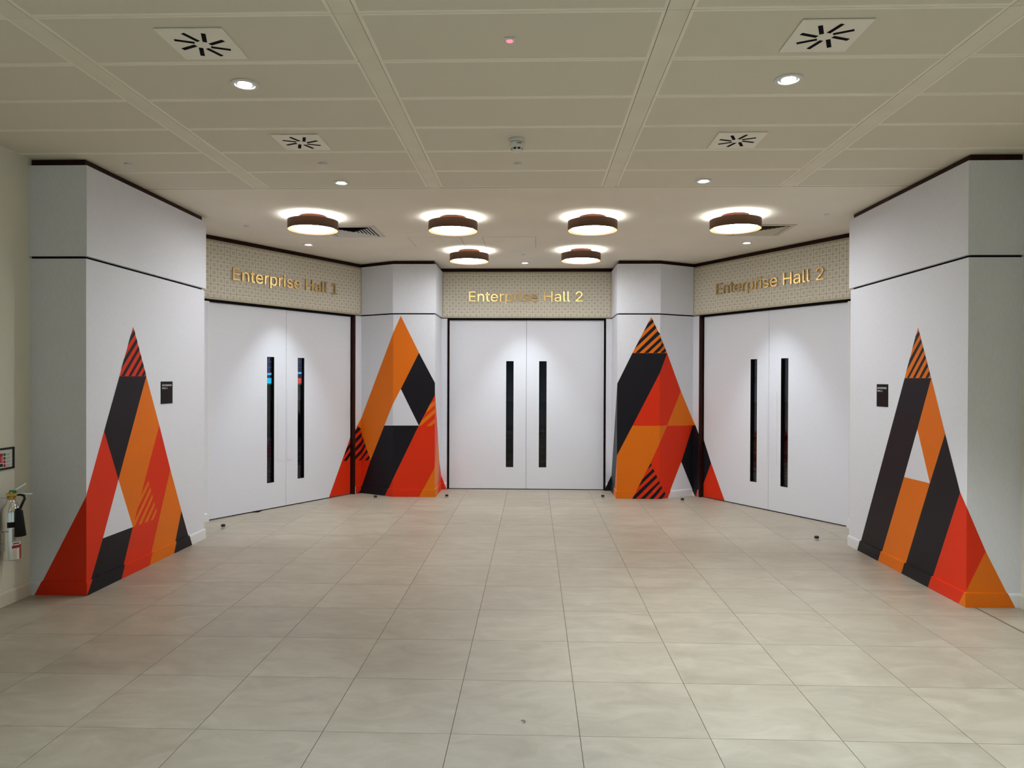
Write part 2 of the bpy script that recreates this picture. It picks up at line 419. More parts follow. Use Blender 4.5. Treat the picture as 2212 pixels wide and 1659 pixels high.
def make_door(n, centre, ang, rec, fw, w_left, w_right, dens):
    """local x runs left to right seen from the lobby, -y points into the lobby, leaf face at y=0"""
    root = empty('door_%d' % n, (centre[0], centre[1], 0), ang); tag(root, kind='structure')
    HW = 1.154
    for s in (-1, 1):
        x0, x1 = (0.0022, HW) if s > 0 else (-HW, -0.0022)
        h0, h1 = (0.190, 0.303) if s > 0 else (-0.303, -0.191)
        leaf = obj('door_leaf', plate_hole(x0, x1, 0.012, 2.532, h0, h1, 0.333, 1.922, 0.0, 0.05), M_DOOR, root)
        bead = obj('vision_bead', plate_hole(h0 - 0.006, h1 + 0.006, 0.327, 1.928, h0, h1, 0.333, 1.922, -0.0012, 0.002), M_BEAD, leaf)
        obj('vision_liner', plate_hole(h0 - 0.004, h1 + 0.004, 0.329, 1.926, h0 + 0.0025, h1 - 0.0025, 0.3355, 1.9195, 0.001, 0.05), M_BLACKPL, leaf)
        bbox('glass_pane', (h0, h1, 0.034, 0.040, 0.333, 1.922), M_GLASS, leaf)
        p0, p1 = (0.020, 0.130) if s > 0 else (-0.138, -0.020)
        plate = obj('push_plate', rounded_plate(p0, p1, 0.60, 1.515, -0.003, 0.001, 0.016), M_DOOR, leaf)
        for zz in (0.635, 0.915, 1.198, 1.48):
            for xx in (p0 + 0.018, p1 - 0.018):
                sc = obj('screw', lathe([(0, 0.0016), (0.003, 0.0012), (0.0045, 0.0)], 8), M_DOOR, plate, True)
                sc.location = (xx, -0.003, zz); sc.rotation_euler = (PI / 2, 0, 0)
        # floor spring cover by the outer edge
        bx = (0.80, 1.14) if s > 0 else (-1.14, -0.80)
        bbox('floor_spring_edge', (bx[0] - 0.004, bx[1] + 0.004, -0.024, 0.04, 0.0002, 0.0010), M_BLACKPL, root)
        bbox('floor_spring_cover', (bx[0], bx[1], -0.020, 0.036, 0.0004, 0.0016), M_FLOOR, root)
        # jamb and white frame
        wide = w_right if s > 0 else w_left
        outer = wide > 1.4                      # the end beside the big front pier has a plain white jamb
        j0, j1 = (HW + 0.004, HW + 0.03) if outer else (HW + 0.018, HW + 0.018 + fw)
        jt = 2.535 if outer else 2.56
        bbox('jamb', (j0, j1, -rec - (0 if outer else 0.002), 0.07, 0.0, jt) if s > 0 else (-j1, -j0, -rec - (0 if outer else 0.002), 0.07, 0.0, jt), M_SKIRT if outer else M_WOOD, root)
        ln = [(j1 + 0.001, -rec), (wide, -rec)] if s > 0 else [(-wide, -rec), (-j1 - 0.001, -rec)]
        fr = obj('frame_panel', sweep(ln, slab_prof(0.0, 0.10, 0.0, 2.535 if outer else HG)), M_WHITE, root)
        obj('skirting', sweep(ln, SKIRT_PROF), M_SKIRT, fr)
    bbox('threshold', (-HW - 0.018, HW + 0.018, 0.004, 0.06, -0.001, 0.006), M_BLACKGAP, root)
    bbox('stop_bead', (-HW - 0.03, HW + 0.03, 0.052, 0.08, 0.0, 0.012), M_BLACKGAP, root)
    for s in (-1, 1): bbox('door_stop_strip', ((HW - 0.012) if s > 0 else -HW - 0.03, (HW + 0.03) if s > 0 else -HW + 0.012, 0.052, 0.09, 0, 2.56), M_BLACKGAP, root)
    bbox('meeting_strip', (-0.012, 0.012, 0.0515, 0.058, 0.0, 2.53), M_BLACKGAP, root)
    bbox('head_jamb', (-w_left, w_right, -rec + 0.012, 0.12, 2.537, 2.575), M_BLACKGAP, root)
    return root
make_door(1, tn(T_MID, N_LEAF), math.radians(60), 0.052, 0.028, 1.45, 1.322, '')
make_door(2, (0.0, 10.738), 0.0, 0.058, 0.008, CX, CX, '')
make_door(3, mir(tn(T_MID, N_LEAF)), math.radians(-60), 0.052, 0.028, 1.322, 1.45, '')

# ------------------------------------------------------------------ text helpers
FONT = None
try:
    fp = os.path.join(bpy.utils.system_resource('DATAFILES'), 'fonts', 'Inter.woff2')
    if os.path.exists(fp): FONT = bpy.data.fonts.load(fp)
except Exception:
    FONT = None
def text_mesh(txt, size, depth, sx=1.0, weight=0.0, space=1.0):
    c = bpy.data.curves.new('tmp', 'FONT'); c.body = txt; c.size = size; c.extrude = depth / 2; c.offset = weight
    c.space_character = space; c.resolution_u = 4
    if FONT: c.font = FONT
    t = bpy.data.objects.new('tmp', c); COL.objects.link(t)
    dg = bpy.context.evaluated_depsgraph_get(); dg.update()
    me = bpy.data.meshes.new_from_object(t.evaluated_get(dg))
    bpy.data.objects.remove(t); bpy.data.curves.remove(c)
    for v in me.vertices: v.co.x *= sx
    return me
def xr(me):
    xs = [v.co.x for v in me.vertices]; return min(xs), max(xs)
def letters(txt, size, depth, width, parent, m, origin, name='letter'):
    """each character a raised mesh of its own, set along local x in the xz plane"""
    full = text_mesh(txt, size, depth, weight=0.0); a, b = xr(full); k = width / (b - a)
    bpy.data.meshes.remove(full)
    for i, ch in enumerate(txt):
        if ch == ' ': continue
        pre = text_mesh(txt[:i + 1], size, depth, weight=0.0); one = text_mesh(ch, size, depth, weight=0.0)
        dx = xr(pre)[1] - xr(one)[1]; bpy.data.meshes.remove(pre)
        for v in one.vertices:
            x, y, z = v.co
            v.co = ((x + dx - a) * k, -z, y)
        one.name = name; one.materials.clear(); one.materials.append(m)
        o = link(bpy.data.objects.new(name, one), parent); o.location = origin

# ------------------------------------------------------------------ hall name headers over the doors
def header_sign(txt, centre, ang, x0, x1, tx0, tx1, ztxt, label):
    """local frame as the doors; y=0 is the frame face"""
    root = empty('hall_sign', (centre[0], centre[1], UP0 - 0.008), ang); tag(root, label, 'sign', 'hall name headers')
    z0, z1 = 0.0, UP1 - UP0 + 0.004
    bbox('sign_board', (x0, x1, -0.006, 0.06, z0, z1), M_PAPER, root)
    e = 0.022
    for b in ((x0, x0 + e, z0, z1), (x1 - e, x1, z0, z1), (x0 + e, x1 - e, z0, z0 + e), (x0 + e, x1 - e, z1 - e, z1)):
        bbox('sign_edge', (b[0], b[1], -0.012, -0.004, b[2], b[3]), M_SIGNEDGE, root, 0.002)
    bbox('sign_cornice', (x0 - 0.02, x1 + 0.02, 0.025, 0.06, z1 - 0.01, ZC - UP0 + 0.0075), M_WOOD, root)
    letters(txt, 0.164 / 0.727 * 1.29, 0.014, tx1 - tx0, root, M_GOLD, (tx0, -0.018, ztxt - UP0 + 0.008))
    return root
header_sign('Enterprise Hall 1', tn(T_MID, N_FRAME), math.radians(60), -1.45, 1.322, -0.859, 0.828, 2.813, 'beige square-patterned header with gold letters Enterprise Hall 1')
header_sign('Enterprise Hall 2', (0, CY), 0.0, -CX, CX, -0.857, 0.829, 2.804, 'beige header with gold letters Enterprise Hall 2 over the middle double door')
header_sign('Enterprise Hall 2', mir(tn(T_MID, N_FRAME)), math.radians(-60), -1.322, 1.45, -0.853, 0.856, 2.813, 'beige header with gold letters Enterprise Hall 2 over the right slanting double door')

# ------------------------------------------------------------------ wall graphics
FACES = {   # origin, direction, inward corners for the skirting step
    'pier_left_side': ((-PX, 0), (0, 1)), 'pier_left_front': ((0, PY0), (1, 0)),
    'pier_right_side': ((PX, 0), (0, 1)), 'pier_right_front': ((0, PY0), (1, 0)),
    'mid_front': ((0, MY), (1, 0)), 'centre_frame': ((0, CY), (1, 0)),
    'ml_return': ((-CX, 0), (0, 1)), 'mr_return': ((CX, 0), (0, 1)),
    'dl_frame': (tn(0, N_FRAME), (0.5, S3)), 'dl_leaf': (tn(0, N_LEAF), (0.5, S3)),
    'dr_frame': (mir(tn(0, N_FRAME)), (-0.5, S3)), 'dr_leaf': (mir(tn(0, N_LEAF)), (-0.5, S3))}
ka = Vector(A) - Vector(K); ka.normalize()
FACES['ml_chamfer'] = (K, tuple(ka)); FACES['mr_chamfer'] = (mir(K), (-ka.x, ka.y))
CORNER = {  # s of a corner -> which way the skirting decal grows past it
    'pier_left_side': {5.325: -1}, 'pier_left_front': {-3.27: 1}, 'pier_right_side': {5.325: -1}, 'pier_right_front': {3.27: -1},
    'mid_front': {-1.268: 1, 1.268: -1, -1.855: -0.27, 1.855: 0.27}, 'ml_chamfer': {0.0: -0.27}, 'mr_chamfer': {0.0: -0.27}, 'ml_return': {9.98: -1, 10.68: -1}, 'mr_return': {9.98: -1, 10.68: -1}}
DECALS = [
    ('left','pier_left_side','red',0,[(5.96,2.082),(5.758,1.663),(6.168,1.665)]),
    ('left','pier_left_side','black',1,[(5.923,2.01),(5.877,1.916),(5.993,2.022),(5.977,2.055)]),
    ('left','pier_left_side','black',1,[(5.824,1.808),(5.78,1.719),(6.026,1.955),(6.009,1.989)]),
    ('left','pier_left_side','black',1,[(5.785,1.665),(5.831,1.665),(6.057,1.892),(6.042,1.923)]),
    ('left','pier_left_side','black',1,[(5.887,1.665),(5.931,1.666),(6.091,1.823),(6.075,1.855)]),
    ('left','pier_left_side','black',1,[(5.989,1.666),(6.031,1.666),(6.125,1.754),(6.107,1.791)]),
    ('left','pier_left_side','black',1,[(6.084,1.666),(6.13,1.666),(6.156,1.69),(6.141,1.722)]),
    ('left','pier_left_side','black',0,[(5.758,1.663),(6.165,1.665),(5.745,0.82),(5.55,1.231)]),
    ('left','pier_left_side','orange',0,[(6.165,1.665),(6.384,1.224),(6.168,0.811),(5.955,0.391),(5.745,0.82)]),
    ('left','pier_left_side','red',0,[(6.384,1.224),(6.582,0.799),(6.199,0.0),(5.769,0.0),(5.955,0.391),(6.168,0.811)]),
    ('left','pier_left_side','orange',1,[(6.196,0.75),(6.214,0.714),(6.023,0.53),(6.075,0.631)]),
    ('left','pier_left_side','orange',1,[(6.229,0.684),(6.245,0.652),(5.987,0.392),(5.953,0.392),(5.971,0.429)]),
    ('left','pier_left_side','orange',1,[(6.262,0.617),(6.276,0.587),(6.091,0.391),(6.036,0.391)]),
    ('left','pier_left_side','orange',1,[(6.296,0.547),(6.31,0.518),(6.191,0.39),(6.133,0.391)]),
    ('left','pier_left_side','orange',1,[(6.328,0.483),(6.341,0.456),(6.279,0.389),(6.236,0.39)]),
    ('left','pier_left_side','red',0,[(5.55,1.231),(5.745,0.82),(5.533,0.389),(5.325,0.0),(5.325,0.0),(5.325,0.76)]),
    ('left','pier_left_side','pale',0,[(5.745,0.82),(5.955,0.391),(5.533,0.389)]),
    ('left','pier_left_side','black',0,[(5.533,0.389),(5.955,0.391),(5.769,0.0),(5.325,0.0)]),
    ('left','pier_left_side','orange',0,[(6.582,0.799),(6.792,0.374),(6.627,0.0),(6.199,0.0)]),
    ('left','pier_left_side','black',0,[(6.792,0.374),(6.985,0.0),(6.627,0.0)]),
    ('left','pier_left_front','red',0,[(-3.27,0.756),(-3.27,0.0),(-3.663,0.0)]),
    ('right','pier_right_side','orange',0,[(6.007,2.09),(6.215,1.672),(5.805,1.671)]),
    ('right','pier_right_side','black',1,[(6.042,2.023),(6.095,1.916),(5.98,2.029),(5.994,2.058)]),
    ('right','pier_right_side','black',1,[(6.137,1.83),(6.187,1.73),(5.948,1.963),(5.963,1.993)]),
    ('right','pier_right_side','black',1,[(6.176,1.673),(6.142,1.673),(5.916,1.898),(5.93,1.927)]),
    ('right','pier_right_side','black',1,[(6.084,1.673),(6.044,1.673),(5.885,1.832),(5.899,1.862)]),
    ('right','pier_right_side','black',1,[(5.988,1.673),(5.947,1.673),(5.853,1.766),(5.867,1.796)]),
    ('right','pier_right_side','black',1,[(5.892,1.673),(5.85,1.673),(5.821,1.701),(5.835,1.73)]),
    ('right','pier_right_side','black',0,[(6.215,1.672),(5.805,1.671),(6.007,1.25),(6.213,0.829),(6.641,0.0),(7.061,0.0)]),
    ('right','pier_right_side','orange',0,[(5.805,1.671),(5.607,1.244),(5.814,0.834),(6.007,1.25)]),
    ('right','pier_right_side','pale',0,[(6.007,1.25),(5.814,0.834),(6.213,0.829)]),
    ('right','pier_right_side','orange',0,[(6.213,0.829),(5.814,0.834),(6.225,0.0),(6.641,0.0)]),
    ('right','pier_right_side','black',0,[(5.607,1.244),(5.407,0.825),(5.811,0.0),(6.225,0.0),(5.814,0.834)]),
    ('right','pier_right_side','red',0,[(5.407,0.825),(5.325,0.726),(5.325,0.113),(5.396,0.0),(5.811,0.0)]),
    ('right','pier_right_side','orange',0,[(5.325,0.113),(5.325,0.0),(5.396,0.0)]),
    ('right','pier_right_front','red',0,[(3.27,0.73),(3.407,0.409),(3.27,0.118)]),
    ('right','pier_right_front','orange',0,[(3.407,0.409),(3.614,0.0),(3.27,0.0),(3.27,0.118)]),
    ('mid_left','mid_front','orange',0,[(-1.749,2.531),(-1.492,2.015),(-1.746,1.509),(-1.855,1.3),(-1.855,2.292)]),
    ('mid_left','mid_front','pale',0,[(-1.855,1.3),(-1.746,1.509),(-1.492,0.999),(-1.855,0.997)]),
    ('mid_left','mid_front','black',0,[(-1.492,2.015),(-1.268,1.595),(-1.268,1.425),(-1.492,0.999),(-1.746,1.509)]),
    ('mid_left','mid_front','red',0,[(-1.268,1.425),(-1.268,0.412),(-1.486,0.0),(-1.855,0.0),(-1.855,0.246),(-1.492,0.999)]),
    ('mid_left','ml_chamfer','red',0,[(0.0,0.246),(0.0,0.0),(0.137,0.0)]),
    ('mid_left','mid_front','orange',1,[(-1.34,1.29),(-1.402,1.169),(-1.268,1.285),(-1.268,1.349)]),
    ('mid_left','mid_front','orange',1,[(-1.451,1.072),(-1.492,0.993),(-1.466,0.993),(-1.268,1.17),(-1.268,1.234)]),
    ('mid_left','mid_front','orange',1,[(-1.386,0.994),(-1.323,0.994),(-1.268,1.038),(-1.268,1.096)]),
    ('mid_left','mid_front','orange',0,[(-1.268,0.412),(-1.268,0.0),(-1.486,0.0)]),
    ('mid_left','mid_front','black',0,[(-1.855,0.997),(-1.492,0.999),(-1.855,0.246)]),
    ('mid_left','ml_chamfer','orange',0,[(0.0,2.293),(0.0,1.3),(0.16,0.991),(0.422,0.48),(0.604,0.89),(0.604,1.079)]),
    ('mid_left','ml_chamfer','pale',0,[(0.0,1.3),(0.0,0.997),(0.16,0.991)]),
    ('mid_left','ml_chamfer','black',0,[(0.16,0.991),(0.0,0.997),(0.0,0.246),(0.137,0.0),(0.604,0.0),(0.604,0.064),(0.422,0.48)]),
    ('mid_left','ml_chamfer','red',0,[(0.604,0.89),(0.422,0.48),(0.604,0.064)]),
    ('mid_left','ml_chamfer','black',1,[(0.571,0.797),(0.552,0.758),(0.604,0.682),(0.604,0.742)]),
    ('mid_left','ml_chamfer','black',1,[(0.532,0.718),(0.514,0.681),(0.604,0.568),(0.604,0.623)]),
    ('mid_left','ml_chamfer','black',1,[(0.491,0.635),(0.474,0.6),(0.604,0.472),(0.604,0.47),(0.604,0.501)]),
    ('mid_left','ml_chamfer','black',1,[(0.451,0.553),(0.434,0.519),(0.473,0.48),(0.531,0.476)]),
    ('mid_left','dl_frame','orange',0,[(7.72,1.082),(7.72,0.893),(7.642,0.986)]),
    ('mid_left','dl_frame','red',0,[(7.642,0.986),(7.72,0.893),(7.72,0.07),(7.65,0.0),(7.6,0.0),(7.6,0.912)]),
    ('mid_left','dl_frame','black',0,[(7.72,0.07),(7.72,0.0),(7.65,0.0)]),
    ('mid_left','dl_frame','black',1,[(7.662,0.961),(7.72,0.925),(7.6,0.847),(7.6,0.901),(7.6,0.906)]),
    ('mid_left','dl_frame','black',1,[(7.72,0.874),(7.72,0.807),(7.6,0.725),(7.6,0.789)]),
    ('mid_left','dl_frame','black',1,[(7.72,0.745),(7.72,0.685),(7.6,0.602),(7.6,0.663)]),
    ('mid_left','dl_frame','black',1,[(7.72,0.626),(7.72,0.572),(7.6,0.491),(7.6,0.545)]),
    ('mid_left','dl_frame','black',1,[(7.72,0.505),(7.72,0.474),(7.66,0.477)]),
    ('mid_left','dl_leaf','red',0,[(7.552,0.811),(7.552,0.0),(7.145,0.0)]),
    ('mid_left','dl_leaf','black',1,[(7.552,0.817),(7.552,0.789),(7.532,0.765)]),
    ('mid_left','dl_leaf','black',1,[(7.552,0.732),(7.552,0.67),(7.427,0.552),(7.482,0.663)]),
    ('mid_left','dl_leaf','black',1,[(7.552,0.613),(7.552,0.552),(7.479,0.482),(7.418,0.488)]),
    ('mid_left','ml_return','red',0,[(9.98,1.477),(9.98,0.401),(10.286,0.896)]),
    ('mid_left','ml_return','orange',0,[(9.98,0.401),(10.286,0.896),(10.479,0.446),(10.251,0.0),(9.98,0.0)]),
    ('mid_left','ml_return','red',0,[(10.479,0.446),(10.68,0.221),(10.68,0.0),(10.251,0.0)]),
    ('mid_left','centre_frame','red',0,[(-1.268,0.208),(-1.181,0.0),(-1.268,0.0)]),
    ('mid_right','mid_front','orange',0,[(1.73,2.52),(1.473,2.018),(1.855,2.018),(1.855,2.259)]),
    ('mid_right','mr_chamfer','orange',0,[(0.0,2.018),(0.125,2.021),(0.0,2.259)]),
    ('mid_right','mid_front','black',1,[(1.684,2.43),(1.624,2.311),(1.765,2.448),(1.748,2.487)]),
    ('mid_right','mid_front','black',1,[(1.564,2.192),(1.506,2.077),(1.802,2.365),(1.783,2.408)]),
    ('mid_right','mid_front','black',1,[(1.513,2.02),(1.57,2.021),(1.855,2.284),(1.82,2.323)]),
    ('mid_right','mid_front','black',1,[(1.634,2.021),(1.693,2.021),(1.855,2.175),(1.855,2.229)]),
    ('mid_right','mid_front','black',1,[(1.755,2.021),(1.812,2.021),(1.855,2.059),(1.855,2.118)]),
    ('mid_right','mr_chamfer','black',1,[(0.022,2.203),(0.0,2.24),(0.0,2.229),(0.0,2.175)]),
    ('mid_right','mr_chamfer','black',1,[(0.065,2.128),(0.044,2.166),(0.0,2.118),(0.0,2.059)]),
    ('mid_right','mr_chamfer','black',1,[(0.0,2.022),(0.076,2.023),(0.107,2.055),(0.088,2.088)]),
    ('mid_right','mid_front','black',0,[(1.473,2.018),(1.855,2.018),(1.855,1.751),(1.479,1.01),(1.268,0.6),(1.268,1.596)]),
    ('mid_right','mr_chamfer','black',0,[(0.0,2.018),(0.125,2.021),(0.0,1.752),(0.0,1.751)]),
    ('mid_right','mid_front','red',0,[(1.855,1.752),(1.855,1.014),(1.479,1.012)]),
    ('mid_right','mr_chamfer','red',0,[(0.125,2.021),(0.378,1.493),(0.132,1.012),(0.0,1.014),(0.0,1.752)]),
    ('mid_right','mr_chamfer','orange',0,[(0.378,1.493),(0.604,1.083),(0.604,1.004),(0.132,1.01)]),
    ('mid_right','dr_frame','orange',0,[(7.72,1.084),(7.665,1.01),(7.72,1.006)]),
    ('mid_right','mid_front','orange',0,[(1.479,1.012),(1.855,1.014),(1.855,0.776),(1.729,0.496),(1.479,0.0),(1.268,0.0),(1.268,0.6)]),
    ('mid_right','mr_chamfer','orange',0,[(0.0,1.014),(0.132,1.01),(0.0,0.776)]),
    ('mid_right','mid_front','red',0,[(1.855,0.776),(1.855,0.0),(1.479,0.0),(1.729,0.496)]),
    ('mid_right','mr_chamfer','red',0,[(0.132,1.01),(0.604,1.004),(0.392,0.495),(0.138,0.0),(0.0,0.0),(0.0,0.776)]),
    ('mid_right','mid_front','black',1,[(1.733,0.498),(1.683,0.401),(1.748,0.466)]),
    ('mid_right','mid_front','black',1,[(1.619,0.274),(1.561,0.159),(1.787,0.382),(1.768,0.421)]),
    ('mid_right','mid_front','black',1,[(1.507,0.052),(1.479,0.0),(1.525,0.0),(1.825,0.299),(1.807,0.338)]),
    ('mid_right','mid_front','black',1,[(1.587,0.0),(1.651,0.0),(1.855,0.215),(1.855,0.235),(1.855,0.256)]),
    ('mid_right','mid_front','black',1,[(1.709,0.0),(1.772,0.0),(1.855,0.104),(1.855,0.157)]),
    ('mid_right','mid_front','black',1,[(1.831,0.0),(1.855,0.0),(1.855,0.035)]),
    ('mid_right','mr_chamfer','black',1,[(0.051,0.147),(0.032,0.18),(0.0,0.157),(0.0,0.104)]),
    ('mid_right','mr_chamfer','black',1,[(0.0,0.0),(0.037,0.0),(0.098,0.066),(0.078,0.101),(0.0,0.035)]),
    ('mid_right','mr_chamfer','black',0,[(0.604,1.004),(0.604,0.087),(0.392,0.495)]),
    ('mid_right','dr_frame','black',0,[(7.72,1.006),(7.665,1.008),(7.6,0.89),(7.6,0.107),(7.652,0.0),(7.72,0.092)]),
    ('mid_right','dr_frame','red',0,[(7.6,0.107),(7.6,0.0),(7.652,0.0)]),
    ('mid_right','dr_leaf','black',0,[(7.552,0.808),(7.406,0.495),(7.552,0.194)]),
    ('mid_right','dr_leaf','red',0,[(7.406,0.495),(7.147,0.0),(7.552,0.0),(7.552,0.194)]),
    ('mid_right','mr_return','black',0,[(9.98,1.595),(9.98,0.596),(10.299,0.0),(10.68,0.0),(10.68,0.229)]),
    ('mid_right','mr_return','orange',0,[(9.98,0.596),(9.98,0.0),(10.299,0.0)]),
    ('mid_right','centre_frame','black',0,[(1.268,0.228),(1.268,0.0),(1.157,0.0)]),
]
def zclip(poly, z, above):
    r = []; n = len(poly); sg = 1 if above else -1
    for i in range(n):
        p, q = poly[i], poly[(i + 1) % n]; a, b = sg * (p[1] - z), sg * (q[1] - z)
        if a >= 0: r.append(p)
        if (a > 0 and b < 0) or (a < 0 and b > 0):
            t = a / (a - b); r.append((p[0] + t * (q[0] - p[0]), p[1] + t * (q[1] - p[1])))
    return r
def decal_piece(face, poly, layer, m, parent):
    o, d = FACES[face]; n = Vector((d[1], -d[0]))
    if n.dot(Vector((0, 2)) - Vector(o) - Vector(d) * poly[0][0]) < 0: n = -n
    e = 0.0008 + 0.0005 * layer
    bm = bmesh.new()
    def off(z):
        if 'leaf' in face: return e
        return e if z > SKIRT_H + 0.0025 else SKIRT_D + e
    def emit(pl):
        if len(pl) < 3: return
        vs = []
        for s, z in pl:
            w_ = off(z); sg = 0
            for c, g in CORNER.get(face, {}).items():
                if abs(s - c) < 0.003: sg = g * w_
            s2 = s + sg
            vs.append(bm.verts.new((o[0] + d[0] * s2 + n.x * w_, o[1] + d[1] * s2 + n.y * w_, max(z, 0.0025))))
        try: bm.faces.new(vs)
        except Exception: pass
    if 'leaf' in face:
        emit([(s, max(z, 0.013)) for s, z in poly])
    else:
        zt, zb = SKIRT_H + 0.004, SKIRT_H + 0.0005
        emit(zclip(poly, zt, True))
        emit(zclip(zclip(poly, zt, False), zb, True))
        emit(zclip(poly, zb, False))
    bmesh.ops.remove_doubles(bm, verts=bm.verts[:], dist=0.0002)
    return obj('graphic_piece', bm, m, parent)
DEC_ROOT = {
    'left': ((-PX, 6.0), 'letter A wall graphic with red striped tip beside the black Enterprise Hall 1 plate'),
    'right': ((PX, 6.0), 'letter A wall graphic with orange striped tip beside the black Enterprise Hall 2 plate'),
    'mid_left': ((-1.6, MY), 'letter A wall graphic with plain orange tip between the left and middle doors'),
    'mid_right': ((1.6, MY), 'letter A wall graphic with orange striped tip between the middle and right doors')}
roots = {}
for key, (p, lab) in DEC_ROOT.items():
    roots[key] = empty('wall_graphic', (p[0], p[1], 0.0)); tag(roots[key], lab, 'wall graphic', 'letter A wall graphics')
for dec, face, colr, layer, poly in DECALS:
    o = decal_piece(face, poly, layer, M_DEC[colr], None)
    rt = roots[dec]; o.parent = rt; o.matrix_parent_inverse = Matrix.Translation(-rt.location)

# ------------------------------------------------------------------ black name plates
def name_plate(loc, rz, line2, label):
    root = empty('name_plate', loc, rz); tag(root, label, 'sign', 'black name plates')
    bbox('plate', (-0.1025, 0.1025, -0.006, 0.0, -0.1015, 0.1015), mat('black_name_plate', (0.004, 0.004, 0.005, 1), 0.35, spec=0.15), root, 0.001)
    wm = mat('white_print', (0.82, 0.82, 0.82, 1), 0.5)
    for txt, z, wd in (('ENTERPRISE', 0.060, 0.170), (line2, 0.034, 0.094)):
        me = text_mesh(txt, 0.0265, 0.0006, 1.0, 0.0004); a, b = xr(me)
        for v in me.vertices:
            x, y, zz = v.co; v.co = ((x - a) * wd / (b - a) - 0.086, -zz - 0.0065, y + z)
        me.materials.clear(); me.materials.append(wm); me.name = 'lettering'
        link(bpy.data.objects.new('lettering', me), root)
name_plate((-PX, 6.51, 1.517), PI / 2, 'HALL 1', 'small square black plate reading ENTERPRISE HALL 1 on the left pier')
name_plate((PX, 6.60, 1.516), -PI / 2, 'HALL 2', 'small square black plate reading ENTERPRISE HALL 2 on the right pier')

# ------------------------------------------------------------------ drum ceiling lamps
def drum_lamp(x, y, label):
    ZB = 3.158; T = ZC - ZB
    root = empty('drum_lamp', (x, y, ZB)); tag(root, label, 'ceiling lamp', 'bronze drum ceiling lamps')
    R = 0.25
    obj('drum_shade', lathe([(R, 0.0), (R, 0.094), (R - 0.003, 0.094), (R - 0.003, 0.0), (R, 0.0)], 64), [M_BRONZE], root, True)
    obj('shade_lining', lathe([(R - 0.0035, 0.001), (R - 0.0035, 0.093)], 64), M_COPPER, root, True)
    obj('diffuser', lathe([(0, -0.010), (0.10, -0.008), (0.17, -0.003), (0.202, 0.003), (0.211, 0.012), (0.212, 0.066), (0.204, 0.072), (0, 0.072)], 48), M_DRUM, root, True)
    obj('ceiling_mount', lathe([(0, 0.074), (0.132, 0.074), (0.135, 0.078), (0.135, T - 0.0005), (0, T - 0.0005)], 48), M_MOUNT, root, True)
    bbox('bracket', (-R + 0.003, R - 0.003, -0.007, 0.007, 0.080, 0.090), M_BRONZE, root)
for i, (x, y, lab) in enumerate([
        (-2.138, 7.240, 'bronze drum ceiling lamp furthest left, in front of the Hall 1 door'),
        (-0.719, 7.315, 'bronze drum ceiling lamp in the front row, second from left'),
        (0.700, 7.306, 'bronze drum ceiling lamp in the front row, third from left'),
        (2.121, 7.255, 'bronze drum ceiling lamp furthest right, in front of the right Hall 2 door'),
        (-0.724, 9.205, 'smaller-looking bronze drum ceiling lamp nearest the middle door, left of the pair'),
        (0.706, 9.173, 'smaller-looking bronze drum ceiling lamp nearest the middle door, right of the pair')]):
    drum_lamp(x, y, lab)

# ------------------------------------------------------------------ recessed downlights
def downlight(x, y, label, aim=(0, 0, -1), watts=DOWNLIGHT_W, size=160, blend=1.0, col=(0.86, 0.95, 1.0), ro=0.062, group='recessed downlights'):
    root = empty('downlight', (x, y, ZC - 0.008)); tag(root, label, 'downlight', group)
    a = Vector(aim).normalized()
    obj('trim_ring', lathe([(ro * 0.72, 0.001), (ro * 0.80, 0.0), (ro * 0.97, 0.002), (ro, 0.0065), (ro, 0.0085), (ro * 0.70, 0.0085), (ro * 0.72, 0.001)], 40), M_WHITEPL, root, True)
    q = Vector((0, 0, -1)).rotation_difference(a)
    rf = obj('reflector', lathe([(ro * 0.70, 0.0075), (ro * 0.55, 0.0055), (ro * 0.50, 0.006)], 32), M_STEEL, root, True)
    ld = obj('lamp', lathe([(0, -0.003), (ro * 0.30, -0.002), (ro * 0.48, 0.002), (ro * 0.50, 0.006)], 32), M_LED, root, True)
    ld.location = (a.x * 0.006, a.y * 0.006, 0)
    l = bpy.data.lights.new('spot', 'SPOT'); l.energy = watts; l.spot_size = math.radians(size); l.spot_blend = blend
    l.color = col; l.shadow_soft_size = 0.03
    so = link(bpy.data.objects.new('downlight_beam', l), root); so.location = (0, 0, -0.02)
    so.rotation_mode = 'QUATERNION'; so.rotation_quaternion = q
COOL = (0.82, 0.94, 1.0)
downlight(-1.515, 3.99, 'bright round downlight in the tiled ceiling left, between two air diffusers', (0.02, -0.42, -1), 75, 62, 0.9, ro=0.077)
downlight(1.500, 3.99, 'round downlight in the tiled ceiling right, between two air diffusers', (0.12, 0.08, -1), 320, 84, 0.9, ro=0.077)
downlight(-1.514, 6.00, 'round downlight at the far edge of the tiled ceiling, left side', ro=0.066)
downlight(1.511, 6.00, 'round downlight at the far edge of the tiled ceiling, right side', ro=0.066)
downlight(-2.668, 8.763, 'small downlight in the white ceiling before the Enterprise Hall 1 header', (0, 0, -1), 105, 64, 0.7, COOL, 0.066)
downlight(2.660, 8.710, 'small downlight in the white ceiling before the right Hall 2 header', (0, 0, -1), 105, 64, 0.7, COOL, 0.066)
downlight(-0.020, 10.170, 'small downlight in the white ceiling before the middle header', (0, 0, -1), 105, 64, 0.7, COOL, 0.066)
